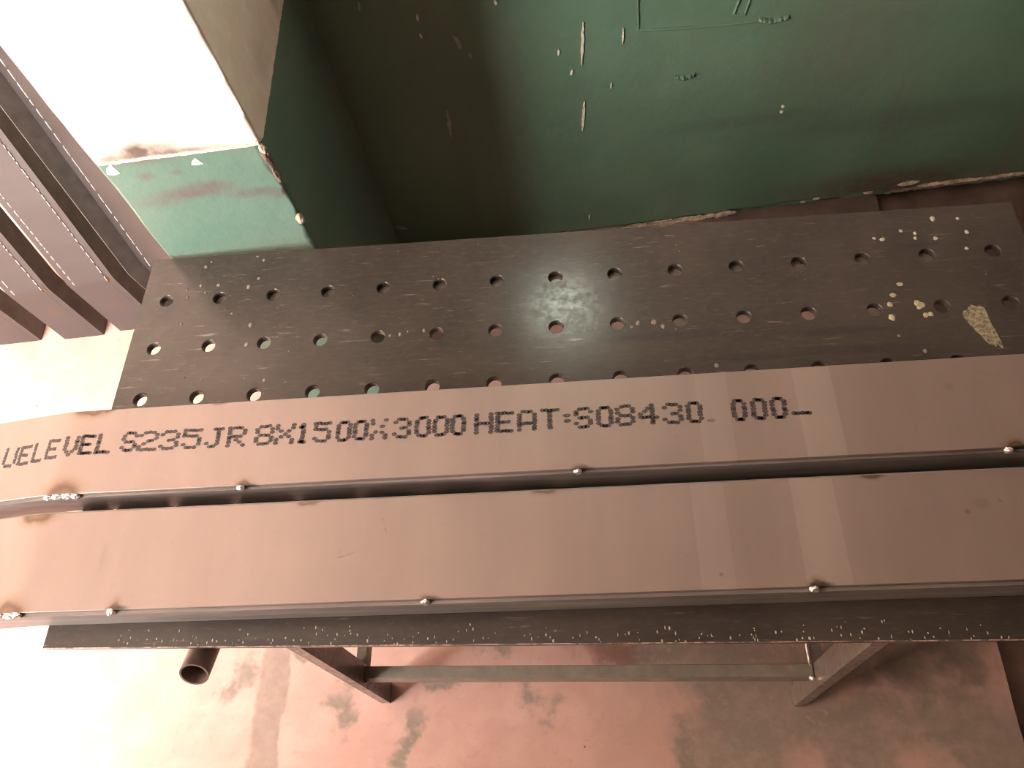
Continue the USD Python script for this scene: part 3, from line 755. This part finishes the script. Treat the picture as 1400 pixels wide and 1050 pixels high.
I1, I2 = frame_of(-3.215), frame_of(-4.929)
heat1 = [(local(I1, -0.297, -2.50), 0.032, 0.016, 1.0), (local(I1, -0.02, -2.50), 0.010, 0.009, 1.0), (local(I1, 1.809, -2.47), 0.014, 0.006, 0.5), (local(I1, -0.38, -3.93), 0.032, 0.026, 1.0), (local(I1, 2.473, -3.88), 0.012, 0.014, 0.9), (local(I1, 7.36, -3.80), 0.014, 0.008, 0.7), (local(I1, 13.08, -3.70), 0.016, 0.014, 1.0)]
heat2 = [(local(I2, -0.674, -4.22), 0.032, 0.017, 1.0), (local(I2, 3.463, -4.15), 0.018, 0.008, 0.7), (local(I2, 6.853, -4.09), 0.018, 0.008, 0.8), (local(I2, 11.164, -4.02), 0.014, 0.007, 0.7), (local(I2, -0.663, -5.68), 0.028, 0.024, 1.0), (local(I2, 0.918, -5.62), 0.010, 0.014, 0.9), (local(I2, 5.30, -5.56), 0.010, 0.008, 0.7), (local(I2, 10.265, -5.46), 0.012, 0.010, 0.9)]
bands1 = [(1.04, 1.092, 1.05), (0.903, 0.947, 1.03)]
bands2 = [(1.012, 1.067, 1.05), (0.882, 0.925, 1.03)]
sp1 = [(local(I1, 12.45, -2.75), 0.010, 0.008, 0.25)]
sp2 = [(local(I2, 12.25, -4.55), 0.005, 0.005, 0.6), (local(I2, 12.45, -4.45), 0.016, 0.010, 0.25), (local(I2, 9.1, -5.3), 0.004, 0.004, 0.6), (local(I2, 0.55, -4.9), 0.006, 0.03, 0.15)]
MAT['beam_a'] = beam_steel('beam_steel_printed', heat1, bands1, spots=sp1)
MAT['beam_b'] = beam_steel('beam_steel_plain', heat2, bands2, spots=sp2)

KS = 0.17
b1, m1, i1 = table_beam('welded steel box beam with black printed markings, lying farther back on the table', -3.215, 0.1394, 0.1455, -0.060, KS, 'beam_a', 1.56,
                        [(2.407, -3.91), (7.311, -3.825), (12.987, -3.748)], (-0.62, -0.18, 4, -3.95))
b2, m2, i2 = table_beam('plain welded steel box beam without print, lying along the front edge of the table', -4.929, 0.1442, 0.1532, -0.060, KS, 'beam_b', 1.56,
                        [(0.857, -5.66), (5.267, -5.583), (10.221, -5.483)], (-0.95, -0.54, 4, -5.73))
k = 0
for c, xa, xb, yb in TXT:
    rows = FONT[c].split()
    nc = len(rows[0])
    dots = []
    for rj, row in enumerate(rows):
        for ci, on in enumerate(row):
            if on != '1' or (c == 'X' and 4.2 < xa < 4.4 and (rj, ci) in ((2, 1), (1, 4), (3, 2))):
                continue
            k += 1
            hgt = 0.285
            px = (xa + 0.02 + (xb - xa - 0.04) * (ci / 4 if nc == 5 else 0.5))
            py = yb + 0.02 + hgt * (6 - rj) / 6
            q = i1 @ np.array([px * .1, py * .1, 0, 1])
            x, y = q[0] + random.uniform(-.0006, .0006), q[1] + random.uniform(-.0006, .0006)
            wide = 0.0058 if c in ':.' else 0.0041
            dots.append(dot(x, y, BH + PTH + 0.00025 + dz_at(x, -0.060, KS), wide, 0.0030, k))
    mesh('printed_character', cat(*dots), 'ink_faded' if c == '.' else 'ink', b1)

# chalk scratches on the plain beam
for i, (a, b, w) in enumerate([((4.55, -4.38), (4.62, -4.52), 0.003), ((4.62, -4.55), (4.66, -4.66), 0.003), ((4.0, -4.98), (4.25, -4.90), 0.003), ((13.0, -5.2), (13.15, -5.22), 0.003), ((12.65, -4.40), (12.70, -4.44), 0.004)]):
    qa, qb = (i2 @ np.array([*(np.array(p_) * .1), 0, 1]) for p_ in (a, b))
    mesh('chalk_mark', flat_patch(ragged(qa[:2], qb[:2], w, 380 + i), 0.0004, at(0, 0, BH + PTH - 0.0001)), 'spot', b2)


# ------------------------------------------------------------------ steel beams leaning in the alcove
TL, AZ = 0.229, 1.929
UU = np.array([math.cos(AZ) * math.sin(TL), math.sin(AZ) * math.sin(TL), math.cos(TL)])
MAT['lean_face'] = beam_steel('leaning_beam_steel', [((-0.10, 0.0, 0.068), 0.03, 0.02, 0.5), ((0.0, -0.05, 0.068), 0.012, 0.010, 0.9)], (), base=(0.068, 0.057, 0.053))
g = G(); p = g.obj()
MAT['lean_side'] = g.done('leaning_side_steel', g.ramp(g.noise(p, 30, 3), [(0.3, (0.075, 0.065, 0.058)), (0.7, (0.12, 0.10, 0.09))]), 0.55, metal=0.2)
KL = 0.225
LB = 1.02


def lean_matrix(base, psi):
    """local x runs up the beam (origin at the kink), y across it, z out of its front face"""
    w = np.array([math.cos(psi), math.sin(psi), 0])
    x = UU
    y = w - x * (w @ x)
    y /= np.linalg.norm(y)
    z = np.cross(x, y)           # points away from or towards the room
    if z[1] > 0:
        y, z = -y, -z
    return mat4(np.array(base), x, y, z)


def leaning(label, base, w, psi, group=None):
    Mx = lean_matrix((0, 0, 0), psi)
    kinkpt = np.array([base[0] * .1, base[1] * .1, KL])
    wv = np.array([math.cos(psi), math.sin(psi), 0]) * w * .05
    org = kinkpt + wv - Mx[:3, 2] * 0.064
    Mx[:3, 3] = org
    t = thing('leaning_beam', label, 'beam', Mx, group)
    W = w * .1
    slope = math.tan(TL) * 0.95
    S = stations(-KL * 0.985, LB, 0.0, slope)
    mesh('channel_body', bent(S, u_profile(W, 0.058), 0.0), 'lean_side', t, smooth=25)
    Sp = [s for s in S if s[0] > -0.012]
    ledge = 0.019
    mesh('cover_plate', bent(Sp, plate_profile(W - 2 * ledge, 0.0585, 0.0018, 0.0004), 0), 'lean_face', t, smooth=25)
    # the flanges that the cover plate is welded to, and the wide end plate below the bend
    Sl = [s for s in S if s[0] < 0.02]
    mesh('flange', bent(S, [(-W / 2, 0.0555), (-W / 2 + ledge + 0.004, 0.0555), (-W / 2 + ledge + 0.004, 0.0588), (-W / 2, 0.0588)], 0), 'lean_face', t)
    mesh('flange', bent(S, [(W / 2 - ledge - 0.004, 0.0555), (W / 2, 0.0555), (W / 2, 0.0588), (W / 2 - ledge - 0.004, 0.0588)], 0), 'lean_face', t)
    mesh('end_plate', bent(Sl, [(-W / 2 + ledge, 0.0555), (W / 2 - ledge, 0.0555), (W / 2 - ledge, 0.0590), (-W / 2 + ledge, 0.0590)], 0), 'lean_face', t)
    for s in (-1, 1):
        bs = []
        r = np.random.default_rng(int(400 + s + w * 10))
        x = 0.005
        while x < 0.6:
            L = r.uniform(0.003, 0.011)
            b = trimesh.creation.icosphere(1, 1.0)
            b.apply_scale((L, 0.0018, 0.0021))
            b.apply_translation((x, s * (W / 2 - ledge), 0.0600))
            bs.append(b)
            x += L * 2 + r.uniform(0.003, 0.008)
        mesh('seam_glint', cat(*bs), 'weld', t, kind='stuff', smooth=True)  # bright highlight along the seam, modelled as a row of small dashes
    return t


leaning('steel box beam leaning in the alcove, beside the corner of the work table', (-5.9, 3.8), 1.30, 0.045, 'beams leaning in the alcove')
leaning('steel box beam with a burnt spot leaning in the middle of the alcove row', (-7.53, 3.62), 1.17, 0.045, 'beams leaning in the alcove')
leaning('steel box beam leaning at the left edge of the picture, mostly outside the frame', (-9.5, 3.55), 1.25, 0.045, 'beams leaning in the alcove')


def angle_profile():
    psi = -0.486
    x = np.array([math.cos(1.985) * math.sin(.22), math.sin(1.985) * math.sin(.22), math.cos(.22)])
    w = np.array([math.cos(psi), math.sin(psi), 0])
    y = w - x * (w @ x)
    y /= np.linalg.norm(y)
    z = np.cross(x, y)           # away from the room
    Mx = mat4(np.array([-0.4023, 0.4391, KL]), x, y, z)
    t = thing('angle_profile', 'folded steel angle leaning against the left side of the green pillar', 'steel profile', Mx)
    S = stations(-KL * 0.975, 0.95, 0.0, 0.18)
    S = [(a, -d) for a, d in S]
    mesh('wide_flange', bent(S, [(0, 0), (0.172, 0), (0.172, 0.005), (0, 0.005)], 0), 'lean_face', t)
    mesh('narrow_flange', bent(S, [(0, -0.044), (0.005, -0.044), (0.005, 0.0), (0, 0.0)], 0), 'lean_side', t)
    bs = []
    r = np.random.default_rng(431)
    x_ = 0.005
    while x_ < 0.6:
        L = r.uniform(0.004, 0.016)
        b = trimesh.creation.icosphere(1, 1.0)
        b.apply_scale((L, 0.0016, 0.0016))
        b.apply_translation((x_, 0.042, -0.0005))
        bs.append(b)
        x_ += L * 2 + r.uniform(0.001, 0.005)
    mesh('seam_glint', cat(*bs), 'weld', t, kind='stuff', smooth=True)  # dotted highlight on the wide flange, modelled as bright dashes
    return t


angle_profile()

# ------------------------------------------------------------------ pipe leaning under the front edge
n0 = np.array([0.0886, -0.8434, 0.5299])
n0 /= np.linalg.norm(n0)
e0 = np.array([0.162, -0.630, TH - 0.055])
Lp = 0.62
t = thing('steel_pipe', 'open ended steel pipe poking out under the front left of the table', 'pipe', at(0, 0, 0))
mesh('pipe_wall', tube(e0 - n0 * Lp, e0, 0.0185, 0.0213), 'pipe', t, smooth=30)
